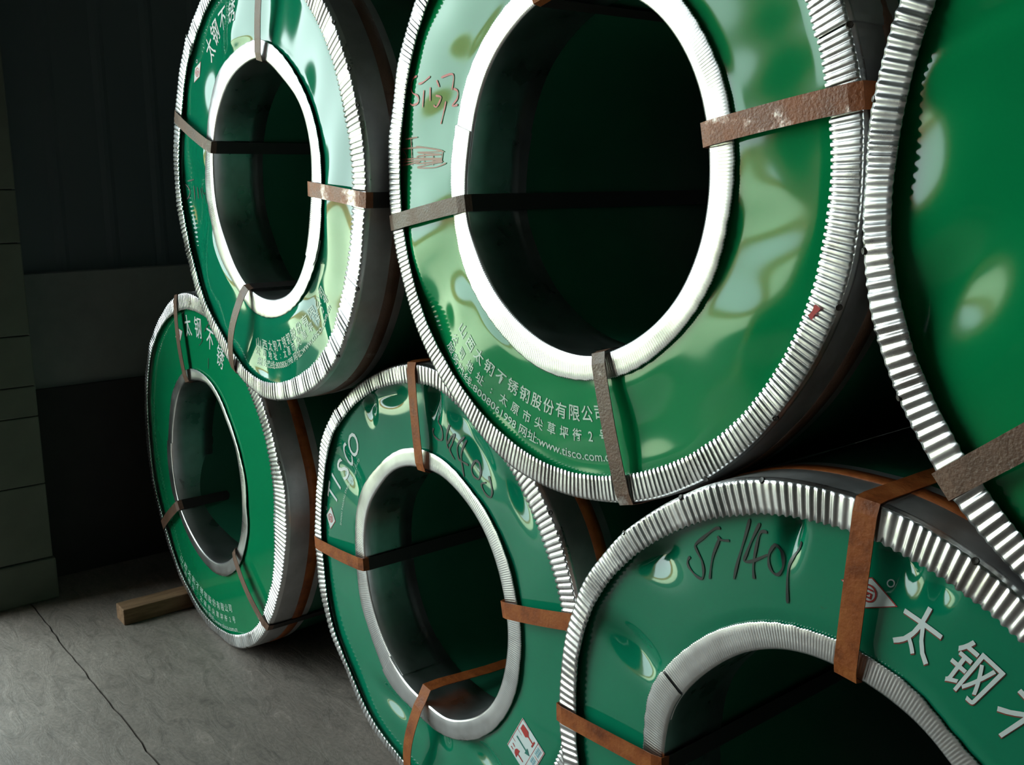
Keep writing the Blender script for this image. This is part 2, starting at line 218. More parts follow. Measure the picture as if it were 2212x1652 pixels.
def grid(rows, closed=True):
    """rows: list of (n,3) arrays -> verts, quads"""
    n = len(rows[0]); V = np.concatenate(rows); F = []
    for j in range(len(rows) - 1):
        a = j * n; b = a + n
        for i in range(n if closed else n - 1):
            k = (i + 1) % n
            F.append((a + i, b + i, b + k, a + k))
    return V, F

# ------------------------------------------------------------------ the building
fl = box('floor', (XW, -10, -0.30), (9, 6, -0.02), JOINT); tag(fl, kind='structure')
random.seed(4)
xs = np.linspace(XW, 9, 260)
jit = np.cumsum(np.array([random.uniform(-1, 1) for _ in xs])) * 0.0022
jit -= np.linspace(0, 1, len(xs)) * jit[-1]
jit = jit - jit.mean() + np.array([random.uniform(-.0022, .0022) for _ in xs])
def slab(name, ya, yb, side):
    vs = []; fs = []
    for i, x in enumerate(xs):
        j = -0.412 + jit[i] + (0.003 if side > 0 else -0.003)
        a, b = (ya, j) if side < 0 else (j, yb)
        vs += [(x, a, -0.02), (x, a, 0), (x, b, 0), (x, b, -0.02)]
        if i:
            p, q = (i - 1) * 4, i * 4
            fs += [(p + 1, q + 1, q + 2, p + 2), (p, q, q + 1, p + 1), (p + 2, q + 2, q + 3, p + 3)]
    return mesh_obj(name, vs, fs, CONC, fl, loc=-Vector(fl.location))
slab('floor_slab', -10, 0, -1)
slab('floor_slab', 0, 6, 1)

wl = box('wall_left', (XW - 0.25, DY1, 0), (XW - 0.075, 6, 7), DARKW); tag(wl, kind='structure')
off = -Vector(wl.location)
def wpart(o):
    o.parent = wl; o.location = Vector(o.location) + off; return o
wpart(box('masonry_band', (XW - 0.06, DY1, 0), (XW, 6, 1.17), MASON))
wpart(box('dark_wall_base', (XW, DY1 + 0.1, 0), (XW + 0.025, 6, 0.742), DADO))
# vertical profiled steel cladding above the masonry
ys = []; y = DY1
prof = []
while y < 6:
    for dy, dx in ((0, 0), (0.14, 0), (0.16, 0.005), (0.175, 0.005)):
        prof.append((min(y + dy, 6), dx))
    y += 0.19
vs = []; fs = []
for i, (yy, dx) in enumerate(prof):
    vs += [(XW - 0.06 + dx, yy, 1.17), (XW - 0.06 + dx, yy, 7)]
    if i: fs.append((2 * i - 2, 2 * i, 2 * i + 1, 2 * i - 1))
wpart(mesh_obj('cladding_sheet', vs, fs, CLAD))
for nm, lo, hi in (('wall_left', (XW - 0.25, -10, 0), (XW - 0.02, DY0, 7)), ('wall_left', (XW - 0.25, DY0, DH), (XW - 0.02, DY1, 7))):
    tag(box(nm, lo, hi, DARKW), kind='structure')
tag(box('wall_front', (XW, -10.2, 0), (9, -10, 7), DARKW), kind='structure')
tag(box('wall_back', (XW, 6, 0), (9, 6.2, 7), DARKW), kind='structure')
tag(box('wall_right', (9, -10, 0), (9.2, 6, 7), DARKW), kind='structure')
tag(box('ceiling', (XW - 0.25, -10.2, 7), (9.2, 6.2, 7.2), CEIL), kind='structure')
for i, (lo, hi) in enumerate((((XW - 0.27, DY1 - 0.09, 0), (XW + 0.03, DY1, DH)), ((XW - 0.27, DY0, 0), (XW + 0.03, DY0 + 0.16, DH)), ((XW - 0.27, DY0 + 0.16, DH - 0.16), (XW + 0.03, DY1 - 0.09, DH)))):
    tag(box('trim_%d' % (i + 1), lo, hi, FRAME, bevel=0.008), kind='structure')
yd = box('floor_yard', (-45, -45, -0.3), (XW - 0.25, 35, -0.02), YARD); tag(yd, kind='structure')
ap = box('floor_added_dark_strip', (XW - 2.3, -30, -0.02), (XW - 0.25, 30, -0.008), DARK_STRIP); tag(ap, kind='structure')  # unseen dark strip, added to cut off bright ground in the cover reflections
yw = box('wall_yard', (-17.3, -40, -0.02), (-17, 30, 0.9), YWALL); tag(yw, kind='structure')

# pillar beside the doorway, cast in courses
pe = bpy.data.objects.new('pillar', None); COL.objects.link(pe); pe.location = (-2.905, -0.52, 0)
tag(pe, 'pale grey-green pillar with faint horizontal joints at the left edge', 'pillar')
PX0, PX1, PY0, PY1 = -0.11, 0.11, -0.13, 0.20
zz = [0.16, 0.44, 0.69, 0.80, 0.98, 1.30, 1.48, 2.2, 2.9, 3.6, 4.3, 5.0, 5.7, 6.4, 7.0]
box('plinth', (PX0 - 0.015, PY0 - 0.015, 0), (PX1 + 0.008, PY1 + 0.008, 0.158), PILL, pe, 0.008)
for a, b in zip(zz[:-1], zz[1:]):
    box('pillar_course', (PX0, PY0, a + 0.0015), (PX1, PY1, b - 0.0015), PILL, pe, 0.004)
box('pillar_core', (PX0 + 0.01, PY0 + 0.01, 0.1), (PX1 - 0.01, PY1 - 0.01, 6.99), DADO, pe)

# ------------------------------------------------------------------ coils
NS = 60
TG = np.arange(NS) * 2 * math.pi / NS
class Coil: pass

def interp(arr, th):
    t = (np.asarray(th) / (2 * math.pi) * NS) % NS
    i = np.floor(t).astype(int); f = t - i
    p0, p1, p2, p3 = (arr[(i + d) % NS] for d in (-1, 0, 1, 2))
    return p1 + 0.5 * f * (p2 - p0 + f * (2 * p0 - 5 * p1 + 4 * p2 - p3 + f * (3 * (p1 - p2) + p3 - p0)))

def waves(seed, n, lam0, lam1, amp):
    rs = np.random.RandomState(seed)
    k = 2 * math.pi / rs.uniform(lam0, lam1, n); a = rs.uniform(0, 2 * math.pi, n); p = rs.uniform(0, 2 * math.pi, n)
    w = amp * (2 * math.pi / k) / lam1 / math.sqrt(n) * 1.5
    return k * np.cos(a), k * np.sin(a), p, w

def H(c, x, z):
    """displacement of the green sheet along +y (away from the viewer)"""
    x = np.asarray(x, float); z = np.asarray(z, float); h = np.zeros_like(x)
    for kx, kz, p, w in c.wv:
        for a, b, q, ww in zip(kx, kz, p, w):
            h += ww * np.sin(a * x + b * z + q + 0.6 * np.sin(9 * x - 7 * z + q))
    for (gx, gz, s1, s2, ang, A) in c.dents:
        ca, sa = math.cos(math.radians(ang)), math.sin(math.radians(ang))
        u = (x - gx) * ca + (z - gz) * sa; v = -(x - gx) * sa + (z - gz) * ca
        h += A * np.exp(-0.5 * ((u / s1) ** 2 + (v / s2) ** 2))
    r = np.hypot(x, z); th = np.arctan2(z, x)
    e0 = interp(c.Rr, th); e1 = interp(c.Ri, th)
    d = np.clip(np.minimum(r - e0 + 0.012, e1 - r + 0.012) / 0.035, 0.0, 1)
    d = d * d * (3 - 2 * d)
    return 0.012 + h * (c.edge + (1 - c.edge) * d)

def arc_noise(seed, n, th, kmax):
    rs = np.random.RandomState(seed); o = np.zeros_like(th)
    for _ in range(n):
        k = rs.randint(2, kmax); o += np.sin(k * th + rs.uniform(0, 6.28)) * rs.uniform(0.4, 1)
    return o / math.sqrt(n)

def P(r, th, y):
    return np.stack([r * np.cos(th), np.broadcast_to(y, np.shape(th)) * 1.0, r * np.sin(th)], 1)

WID = 1.02
def make_coil(key, paint, loc, label, ridges, seam_ring, seam_rim, seed, wv, dents, ridge_amp=0.0010, flat=False, edge=0.25, wid=WID):
    c = Coil(); c.key = key
    R = [np.array(a) / 1e4 for a in DATA['R_' + key]]
    c.Ro, c.Ri, c.Rr, c.Rh = R
    c.wv = wv; c.dents = dents; c.edge = edge
    e = bpy.data.objects.new('steel_coil', None); COL.objects.link(e)
    e.location = (loc[0], loc[1], loc[2] - loc[3])
    tag(e, label, 'steel coil', 'green-faced steel coils stacked in two tiers')
    c.e = e; c.up = loc[3]
    def add(name, V, F, m, smooth=True, parent=None):
        V = np.array(V, float)
        if parent is None:
            V = V + np.array([0, 0, c.up])
            return mesh_obj(name, V, F, m, e, smooth)
        return mesh_obj(name, V + np.array([0, 0, c.up]), F, m, parent, smooth)
    c.add = add
    # body: outer wrap, bore and far end
    th = np.arange(240) * 2 * math.pi / 240
    ro = interp(c.Ro, th) - 0.003; rh = interp(c.Rh, th) + 0.006
    mean = ro.mean()
    rows = [P(rh, th, 0.03)]
    rows += [P(rh + (rh.mean() - rh) * min(1, t / 0.4), th, 0.03 + t) for t in (0.1, 0.4, wid - 0.04)]
    nb = len(rows)
    rows.append(P(np.full_like(th, mean), th, wid))
    rows += [P(ro + (mean - ro) * min(1, t / 0.5), th, t) for t in (0.5, 0.2, 0.02)]
    rows.append(P(ro - 0.02, th, 0.018))
    V, F = grid(rows)
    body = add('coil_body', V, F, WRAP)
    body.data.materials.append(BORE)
    nq = 240
    mi = [1 if f < (nb - 1) * nq else 0 for f in range(len(F))]
    body.data.polygons.foreach_set('material_index', mi)
    # green end cover sheet
    n = 420; th = np.arange(n) * 2 * math.pi / n
    r0 = interp(c.Rh, th) + 0.008; r1 = interp(c.Ri, th) + 0.016
    rows = []
    for t in np.linspace(0, 1, 64):
        r = r0 + (r1 - r0) * t
        rows.append(P(r, th, H(c, r * np.cos(th), r * np.sin(th))))
    V, F = grid(rows[::-1]); add('end_cover', V, F, paint)
    # corrugated rim guard
    per = 10; n = ridges * per + 30
    th = seam_rim + np.arange(n) / (ridges * per) * 2 * math.pi
    lift = (1 - np.arange(n) / n) * 0.003
    ro = interp(c.Ro, th) + lift * 0.6; ri = interp(c.Ri, th) + 0.0006 * arc_noise(seed, 6, th, 60)
    ph = ridges * th + 0.9 * arc_noise(seed + 1, 9, th, 50)
    am = ridge_amp * (1 + 0.45 * arc_noise(seed + 2, 10, th, 70))
    s = np.sin(ph)
    if flat: s = -np.tanh(2.6 * (s + 0.45)) / 0.99
    else: s = np.sign(s) * np.abs(s) ** 0.8
    wob = 0.0016 * arc_noise(seed + 3, 7, th, 30)
    ri = ri + 0.0012 * s
    rows = [P(ri + 0.002, th, 0.004 - lift + am * s), P(ri, th, 0.0008 - lift + am * s)]
    for t, ev, yy in ((0.015, 1, 0), (0.2, 1, 0), (0.45, 1, -.0004), (0.7, 1, -.0004), (0.86, 1, 0), (0.95, 0.8, 0.0006)):
        rows.append(P(ri + (ro - ri) * t, th, yy - lift + am * s * ev + wob * t))
    rows.append(P(ro - 0.0025, th, 0.003 - lift + wob + am * s * 0.2))
    rows.append(P(ro - 0.0006 + am * s * 0.06, th, 0.0065 - lift + wob))
    rows.append(P(ro, th, 0.012 - lift))
    for yy in (0.05, 0.125):
        rows.append(P(ro + 0.0004 * arc_noise(seed + 5, 6, th, 40), th, yy))
    V, F = grid(rows, False); rg = add('rim_guard', V, F, RIM)
    rg.data.materials.append(FLANGE); nf = len(F) // (len(rows) - 1)
    rg.data.polygons.foreach_set('material_index', [1 if f >= (len(rows) - 3) * nf else 0 for f in range(len(F))])
    # bore ring with its sleeve, overlapping at the seam
    n = 2170; th = seam_ring + np.arange(n) / 2100 * 2 * math.pi
    lift = (1 - np.arange(n) / n) * 0.0035
    rr = interp(c.Rr, th); rh = interp(c.Rh, th) + lift * 0.4
    cr = np.sin(420 * th + arc_noise(seed + 7, 5, th, 30)); am = 0.00016 * (1 + 0.5 * arc_noise(seed + 8, 6, th, 20))
    wob = 0.0007 * arc_noise(seed + 9, 6, th, 16)
    rr = rr + 0.0006 * cr + 0.0008 * arc_noise(seed + 10, 8, th, 90)
    y0 = 0.0065
    rows = [P(rr - 0.001, th, y0 + 0.0025 - lift + wob), P(rr, th, y0 + 0.0006 - lift + wob)]
    for t, ev in ((0.04, 1), (0.3, 1), (0.6, 1), (0.88, 0.8)):
        rows.append(P(rr + (rh - rr) * t, th, y0 - 0.001 * t - lift + am * cr * ev + wob * (1 - t)))
    rows.append(P(rh + 0.001, th, y0 + 0.0006 - lift)); rows.append(P(rh, th, y0 + 0.003 - lift))
    dep = 0.145 + 0.004 * (lift / 0.0035)
    for t in (0.3, 0.7, 1.0):
        rows.append(P(rh + 0.0015 * t, th, y0 + dep * t))
    rows.append(P(rh + 0.004, th, y0 + dep))
    V, F = grid(rows, False); add('bore_ring', V, F, RING)
    # hoop strap round the outside
    th = np.arange(200) * 2 * math.pi / 200
    ro = interp(c.Ro, th) + 0.0018
    rows = [P(ro - 0.002, th, 0.072), P(ro, th, 0.0722), P(ro + 0.0005, th, 0.088), P(ro, th, 0.1038), P(ro - 0.002, th, 0.104)]
    V, F = grid(rows); add('hoop_strap', V, F, RUSTD if key[0] == 'T' else RUST)
    # rivets at the rim fold
    for a in DATA.get('V_' + key, []):
        t = math.radians(a); r = float(interp(c.Ro, np.array([t]))[0]) - 0.003
        V = []; F = []
        dn = Vector((0.55 * math.cos(t), -0.83, 0.55 * math.sin(t))).normalized()
        u = Vector((-math.sin(t), 0, math.cos(t))); w = dn.cross(u)
        ctr = Vector((r * math.cos(t), 0.001, r * math.sin(t)))
        for q in range(10):
            g = q * math.pi / 5
            V.append(ctr + 0.0052 * (math.cos(g) * u + math.sin(g) * w))
        for q in range(10):
            g = q * math.pi / 5
            V.append(ctr + 0.0042 * (math.cos(g) * u + math.sin(g) * w) + dn * 0.003)
        V.append(ctr + dn * 0.0022)
        for q in range(10):
            k = (q + 1) % 10
            F.append((q, k, 10 + k, 10 + q)); F.append((10 + q, 10 + k, 20))
        add('rivet', V, F, HOLE, False)
    return c

def strap(c, a_in, a_out, m, width=0.033, bow=0.0, top=0.0065, dark=True, lift_bore=0.002, dark_out=False):
    """steel band: out of the bore, radially across the face and back along the outside"""
    ai, ao = math.radians(a_in), math.radians(a_out)
    rh = float(interp(c.Rh, np.array([ai]))[0]); ro = float(interp(c.Ro, np.array([ao]))[0])
    pts = []  # (radius, y, angle)
    rb = rh - 0.003
    for y, l in ((0.98, 0), (0.5, 0), (0.2, lift_bore * 0.5), (0.05, lift_bore), (0.012, lift_bore)):
        pts.append((rb - l, y, ai))
    for t in np.linspace(0, 1, 15):
        r = rh - 0.002 + (ro + 0.002 - rh + 0.002) * t
        y = -top - bow * math.sin(math.pi * t) + 0.004 * max(0, 1 - t / 0.06) + 0.004 * max(0, (t - 0.96) / 0.04)
        pts.append((r, y, ai + (ao - ai) * t))
    for y in (0.014, 0.05, 0.2, 0.5, 0.98):
        pts.append((ro + 0.0038, y, ao))
    C3 = [Vector((r * math.cos(a), y, r * math.sin(a))) for r, y, a in pts]
    V = []; F = []; n = len(C3)
    for i, p in enumerate(C3):
        a = pts[i][2]
        d = (C3[min(i + 1, n - 1)] - C3[max(i - 1, 0)]).normalized()
        tang = Vector((-math.sin(a), 0, math.cos(a)))
        # band lies square to its run
        w = (tang - d * tang.dot(d)).normalized()
        nrm = d.cross(w).normalized() * 0.0007
        for s1, s2 in ((-1, -1), (1, -1), (1, 1), (-1, 1)):
            V.append(p + w * (s1 * width / 2) + nrm * s2)
        if i:
            b = i * 4; q = b - 4
            for k in range(4):
                l = (k + 1) % 4
                F.append((q + k, q + l, b + l, b + k))
    F.append((0, 1, 2, 3)); F.append((4 * n - 1, 4 * n - 2, 4 * n - 3, 4 * n - 4))
    o = c.add('strap', V, F, m, False)
    if dark:   # still black-coated where it runs inside the bore
        o.data.materials.append(BLACKS)
        o.data.polygons.foreach_set('material_index', [1 if f < 16 or (dark_out and f >= 4 * 20) else 0 for f in range(len(F))])
    return o

# ---- print on the covers
_glyph = {}
_fc = bpy.data.curves.new('glyph_source', 'FONT'); _fo = bpy.data.objects.new('glyph_source', _fc)
COL.objects.link(_fo)
def glyph(s, offset=0.0, shear=0.0, step=0.34):
    key = (s, offset, shear, step)
    if key in _glyph: return _glyph[key]
    _fc.body = s; _fc.offset = offset; _fc.shear = shear; _fc.resolution_u = 3
    dg = bpy.context.evaluated_depsgraph_get(); dg.update()
    me = bpy.data.meshes.new_from_object(_fo.evaluated_get(dg))
    bm = bmesh.new(); bm.from_mesh(me); bpy.data.meshes.remove(me)
    bmesh.ops.remove_doubles(bm, verts=bm.verts[:], dist=1e-5)
    if bm.verts:
        mx = max(v.co.x for v in bm.verts)
        for ax, hi in ((0, mx), (1, 0.85)):
            t = -0.1
            while t < hi:
                co = (t, 0, 0) if ax == 0 else (0, t, 0); no = (1, 0, 0) if ax == 0 else (0, 1, 0)
                bmesh.ops.bisect_plane(bm, geom=bm.verts[:] + bm.edges[:] + bm.faces[:], plane_co=co, plane_no=no, dist=1e-6)
                t += step
    bm.verts.index_update()
    V = np.array([v.co[:2] for v in bm.verts]).reshape(-1, 2); F = [[v.index for v in f.verts] for f in bm.faces]
    bm.free(); _glyph[key] = (V, F)
    return V, F

def print_mesh(c, name, V2, F, m, raise_=0.0009, parent=None):
    V2 = np.array(V2); y = H(c, V2[:, 0], V2[:, 1]) - raise_
    V = np.stack([V2[:, 0], y, V2[:, 1]], 1)
    # make faces look towards the viewer (-y)
    G = []
    for f in F:
        a, b, d = V2[f[0]], V2[f[1]], V2[f[2]]
        G.append(list(f))
    return c.add(name, V, G, m, False, parent)

def arc_chars(chars, size, pos, inward, offset=0.0, dx=0.0, dy=0.0, shear=0.0, narrow=1.0):
    """pos: list of (angle_deg, radius) of each character centre"""
    VV = []; FF = []; k = 0
    for ch, (a, r) in zip(chars, pos):
        if ch == ' ': continue
        V, F = glyph(ch, offset, shear, 0.34 if size < 0.05 else 0.12)
        if not len(V): continue
        cx = (V[:, 0].min() + V[:, 0].max()) / 2 if ord(ch) < 256 else 0.5
        cy = 0.38 if ord(ch) > 256 else 0.36
        u = (V[:, 0] - cx) * size * narrow + dx; v = (V[:, 1] - cy) * size + dy
        t = math.radians(a)
        if inward: th = t + u / r; rad = r - v
        else: th = t - u / r; rad = r + v
        VV.append(np.stack([rad * np.cos(th), rad * np.sin(th)], 1))
        FF += [[i + k for i in f] for f in F]; k += len(V)
    return np.concatenate(VV), FF

def spread(n, a0, r0, a1, r1):
    return [(a0 + (a1 - a0) * i / (n - 1), r0 + (r1 - r0) * i / (n - 1)) for i in range(n)]

def arc_line(s, size, a0, r0, a1, r1):
    V, F = glyph(s, 0.008, 0.0, 0.5)
    x0, x1 = V[:, 0].min(), V[:, 0].max(); t = (V[:, 0] - x0) / (x1 - x0)
    th = np.radians(a0 + (a1 - a0) * t); r = r0 + (r1 - r0) * t
    rad = r - (V[:, 1] - 0.36) * size
    return np.stack([rad * np.cos(th), rad * np.sin(th)], 1), F

L1 = '\u5c71\u897f\u592a\u94a2\u4e0d\u9508\u94a2\u80a1\u4efd\u6709\u9650\u516c\u53f8'
L2 = '\u516c\u53f8\u5730\u5740:\u592a\u539f\u5e02\u5c16\u8349\u576a\u88572\u53f7'
L3 = '\u670d\u52a1\u70ed\u7ebf:8008061998 \u7f51\u5740:www.tisco.com.cn'
BIG = '\u592a\u94a2\u4e0d\u9508'
def address(c, l1, l2, l3, m, s1=0.031, s2=0.025, s3=0.0235):
    V, F = arc_chars(L1, s1, spread(13, *l1), True, 0.012); tag(print_mesh(c, 'printed_company_line', V, F, m), kind='stuff')
    pos = spread(14, *l2)
    V, F = arc_chars(L2[:5], s2, pos[:5], True, 0.012); tag(print_mesh(c, 'printed_address_caption', V, F, m), kind='stuff')
    V, F = arc_chars(L2[5:], s2, pos[5:], True, 0.012); tag(print_mesh(c, 'printed_address_line', V, F, m), kind='stuff')
    V, F = arc_line(L3, s3, *l3); tag(print_mesh(c, 'printed_contact_line', V, F, m), kind='stuff')

def big_name(c, pos, size=0.078, shadow=True, nr=0.78):
    for ch, p in zip(BIG, pos):   # each big character is a print of its own
        V, F = arc_chars(ch, size, [p], False, 0.005, narrow=nr); o = print_mesh(c, 'printed_character', V, F, PRINT, 0.0012)
        if shadow:
            V, F = arc_chars(ch, size, [p], False, 0.005, dx=0.0010, dy=-0.0018, narrow=nr); print_mesh(c, 'printed_drop_shadow', V, F, SHADP, 0.0007, o)

def logo(c, ang, r, a=0.037, b=0.021, mark=True):
    t = math.radians(ang)
    rad = np.array([math.cos(t), math.sin(t)]); tan = np.array([math.sin(t), -math.cos(t)])
    ctr = rad * r
    def dia(k):
        V = [ctr]; F = []
        m = 6
        cs = [tan * a * k, rad * b * k, -tan * a * k, -rad * b * k]
        for q in range(4):
            for i in range(m): V.append(ctr + cs[q] * (1 - i / m) + cs[(q + 1) % 4] * i / m)
        for i in range(4 * m): F.append((0, 1 + i, 1 + (i + 1) % (4 * m)))
        return V, F
    V, F = dia(1.07); red = print_mesh(c, 'logo', V, F, REDP, 0.0008)
    V, F = dia(1.0); print_mesh(c, 'logo_field', V, F, PRINT, 0.0012, red)
    V = []; F = []
    for q in range(24):
        g = q * math.pi / 12
        for rr in (0.0102, 0.0126): V.append(ctr + rr * (math.cos(g) * tan + math.sin(g) * rad))
        k = (q + 1) % 24; F.append((2 * q, 2 * q + 1, 2 * k + 1, 2 * k))
    print_mesh(c, 'logo_emblem', V, F, REDP, 0.0015, red)
    # blocky interlocked strokes inside the circle
    V = []; F = []
    for (x0, y0, x1, y1) in ((-.007, .0045, .006, .0068), (-.007, -.0068, -.0045, .0068), (-.007, -.0068, .006, -.0045), (.0035, -.0068, .006, .0012), (-.002, -.0008, .006, .0014), (-.002, -.003, 0.0005, .0014)):
        k = len(V)
        for x, y in ((x0, y0), (x1, y0), (x1, y1), (x0, y1)): V.append(ctr + tan * x + rad * y)
        F.append((k, k + 1, k + 2, k + 3))
    print_mesh(c, 'logo_monogram', V, F, REDP, 0.0016, red)
    if mark:
        V = []; F = []
        cc = ctr + tan * a * 0.62 + rad * b * 1.15
        for q in range(16):
            g = q * math.pi / 8
            for rr in (0.0036, 0.0052): V.append(cc + rr * (math.cos(g) * tan + math.sin(g) * rad))
            k = (q + 1) % 16; F.append((2 * q, 2 * q + 1, 2 * k + 1, 2 * k))
        print_mesh(c, 'registered_mark', V, F, PRINT, 0.0010, red)

def pen(c, name, strokes, m, width=0.0035, yfix=None):
    V = []; F = []
    for st in strokes:
        p = np.array(st, float)
        # smooth the stroke
        q = []
        n = len(p)
        for i in range(n - 1):
            p0, p1, p2, p3 = p[max(i - 1, 0)], p[i], p[i + 1], p[min(i + 2, n - 1)]
            for f in np.arange(0, 1, 0.125):
                q.append(p1 + 0.5 * f * (p2 - p0 + f * (2 * p0 - 5 * p1 + 4 * p2 - p3 + f * (3 * (p1 - p2) + p3 - p0))))
        q.append(p[-1]); q = np.array(q)
        d = np.gradient(q, axis=0); d /= np.linalg.norm(d, axis=1)[:, None] + 1e-9
        nn = np.stack([-d[:, 1], d[:, 0]], 1)
        w = width / 2 * (1 + 0.25 * np.sin(np.arange(len(q)) * 0.45)); w[0] *= 0.5; w[-1] *= 0.4
        k = len(V)
        for i in range(len(q)):
            V.append(q[i] + nn[i] * w[i]); V.append(q[i] - nn[i] * w[i])
            if i: F.append((k + 2 * i - 2, k + 2 * i, k + 2 * i + 1, k + 2 * i - 1))
    if yfix is not None:
        V = np.array(V); V3 = np.stack([V[:, 0], np.full(len(V), yfix), V[:, 1]], 1)
        return c.add(name, V3, F, m, False)
    return print_mesh(c, name, V, F, m, 0.0014)

# ---- the six coils -------------------------------------------------
def bump(x, z, s1, s2, ang, slope):
    """an inward dent whose lower flank, centred at (x, z), tips up"""
    A = slope * s2 / 0.607
    ca, sa = math.cos(math.radians(ang)), math.sin(math.radians(ang))
    return (x - sa * s2, z + ca * s2, s1, s2, ang, A)

T1 = make_coil('T1', GREEN_COOL_CAST, (-1.5019, -0.040, 1.5076, 0.557), 'left coil of the upper tier, green face with rippled pale reflections', 258, math.radians(326), math.radians(134), 11,
    [waves(3, 7, 0.22, 0.42, 0.0050), waves(4, 5, 0.10, 0.18, 0.0014)],
    [(0.2902, -0.3243, 0.022, 0.07, 25, 0.006), (-0.10, 0.36, 0.03, 0.03, 0, -0.005)], 0.0014, True)
for a, b, m, w, bow in ((77.97, 77.3, RUSTD, .033, .006), (357.67, 356.5, RUSTW, .034, .004), (160.9, 160.0, RUSTD, .033, .004), (251.5, 248.3, RUSTD, .033, .022)):
    strap(T1, a, b, m, w, bow, dark_out=True)
address(T1, (260.06, 0.4335, 318.54, 0.3895), (259.36, 0.4602, 319.23, 0.4166), (259.54, 0.4864, 319.87, 0.4396), PRINTS)
big_name(T1, [(127.76, 0.4500), (120.16, 0.4540), (112.24, 0.4537), (102.66, 0.4424)], 0.068, False)
logo(T1, 140.72, 0.4746, 0.033, 0.019)
pen(T1, 'marker_writing', DATA['W_T1'], INK, 0.0034)

B1 = make_coil('B1', GREEN_MID_CAST, (-2.1377, 0.0185, 0.574, 0.574), 'farthest coil on the floor beside the timber, smooth green face, bent narrow bore ring', 262, math.radians(174.5), math.radians(60), 23,
    [waves(13, 6, 0.35, 0.6, 0.0012)], [], 0.0014, True)
for a, b, m, w, bow in ((108.9, 104.2, RUSTD, .030, .006), (214.9, 215.0, RUSTD, .034, .004), (313.4, 317.5, RUSTD, .030, .008)):
    strap(B1, a, b, m, w, bow, dark_out=True)
address(B1, (232.49, 0.5083, 283.39, 0.4586), (233.80, 0.5371, 285.20, 0.4960), (234.85, 0.5610, 286.73, 0.5265), PRINTS, 0.029, 0.024, 0.022)
big_name(B1, [(101.06, 0.4813), (90.82, 0.4756), (79.31, 0.4585), (68.21, 0.4352)], 0.075, False)
logo(B1, 112.52, 0.4686, 0.036, 0.022, False)
for st in DATA['W_B1']: pen(B1, 'marker_stroke', [st], INKG, 0.003)

T2 = make_coil('T2', GREEN, (-0.3423, -0.0039, 1.5243, 0.567), 'large upper middle coil with small address print and bright white bore ring', 336, math.radians(163.5), math.radians(20), 37,
    [waves(41, 7, 0.28, 0.5, 0.0046), waves(43, 9, 0.08, 0.2, 0.0008)],
    [(-0.335, -0.262, 0.035, 0.035, 0, -0.006)], 0.0010, True)
for a, b, m, w, bow in ((11.4, 10.3, RUSTW, .036, .003), (189.7, 189.9, RUSTD, .033, .003), (286.05, 286.26, RUSTD, .033, .004), (104, 103.5, RUST, .033, .004)):
    strap(T2, a, b, m, w, bow)
address(T2, (223.38, 0.4411, 280.56, 0.4076), (222.70, 0.4806, 281.12, 0.4479), (221.58, 0.5081, 283.26, 0.4838), PRINTS)
pen(T2, 'red_marker_writing', DATA['W_T2'], PINK, 0.0036)
pen(T2, 'scribbled_crossing_out', DATA['W_T2s'], BROWNI, 0.0026)
pen(T2, 'red_paint_mark', DATA['W_T2r'], REDI, 0.0085, -0.0035)

B2 = make_coil('B2', GREEN_COOL_CAST, (-0.9100, 0.0658, 0.5556, 0.5556), 'middle coil on the floor with dented green face and white handling sticker', 256, math.radians(232.7), math.radians(137), 53,
    [waves(61, 6, 0.3, 0.5, 0.0022)],
    [bump(-0.2605, 0.3944, .016, .030, 8, .42), bump(-0.1626, 0.4348, .045, .018, 12, .42), bump(0.0272, 0.4469, .015, .035, 6, .42), bump(0.1030, 0.4297, .028, .022, -30, .42), bump(0.1686, 0.3792, .06, .020, -42, .46),
     bump(0.3150, 0.3116, .05, .022, -48, .46), bump(-0.3938, 0.1924, .05, .024, -38, .34), bump(-0.1798, -0.3912, .06, .020, -14, .52), bump(-0.0061, -0.3781, .035, .024, -30, .52), bump(0.2060, -0.3528, .05, .020, -14, .52)], 0.0012, True)
for a, b, m, w, bow, lb in ((91.3, 93.9, RUST, .033, .004, .003), (184.3, 183.7, RUST, .034, .003, .003), (12.1, 12.7, RUST, .036, .003, .003), (264.2, 260.9, RUST, .034, .024, .03)):
    strap(B2, a, b, m, w, bow, lift_bore=lb, dark=lb < .02)
V, F = arc_chars('TISCO', 0.078, [(164.61, 0.4843), (159.56, 0.4749), (153.85, 0.4642), (146.92, 0.4600), (140.40, 0.4518)], False, 0.004, shear=0.22)
print_mesh(B2, 'printed_name', V, F, PRINT, 0.0012)
SA = (174.06, 0.4330); SB = (141.49, 0.4087)
V, F = glyph('SHANXI TAIGANG STAINLESS STEEL CO.,LTD', 0.0, 0.0, 0.6)
t = (V[:, 0] - V[:, 0].min()) / (V[:, 0].max() - V[:, 0].min()); th = np.radians(SA[0] + (SB[0] - SA[0]) * t); rad = SA[1] + (SB[1] - SA[1]) * t + (V[:, 1] - .36) * 0.0105
print_mesh(B2, 'printed_small_line', np.stack([rad * np.cos(th), rad * np.sin(th)], 1), F, PRINTS)
logo(B2, 173.90, 0.4845, 0.031, 0.023)
pen(B2, 'marker_writing', DATA['W_B2'], INK, 0.0046)
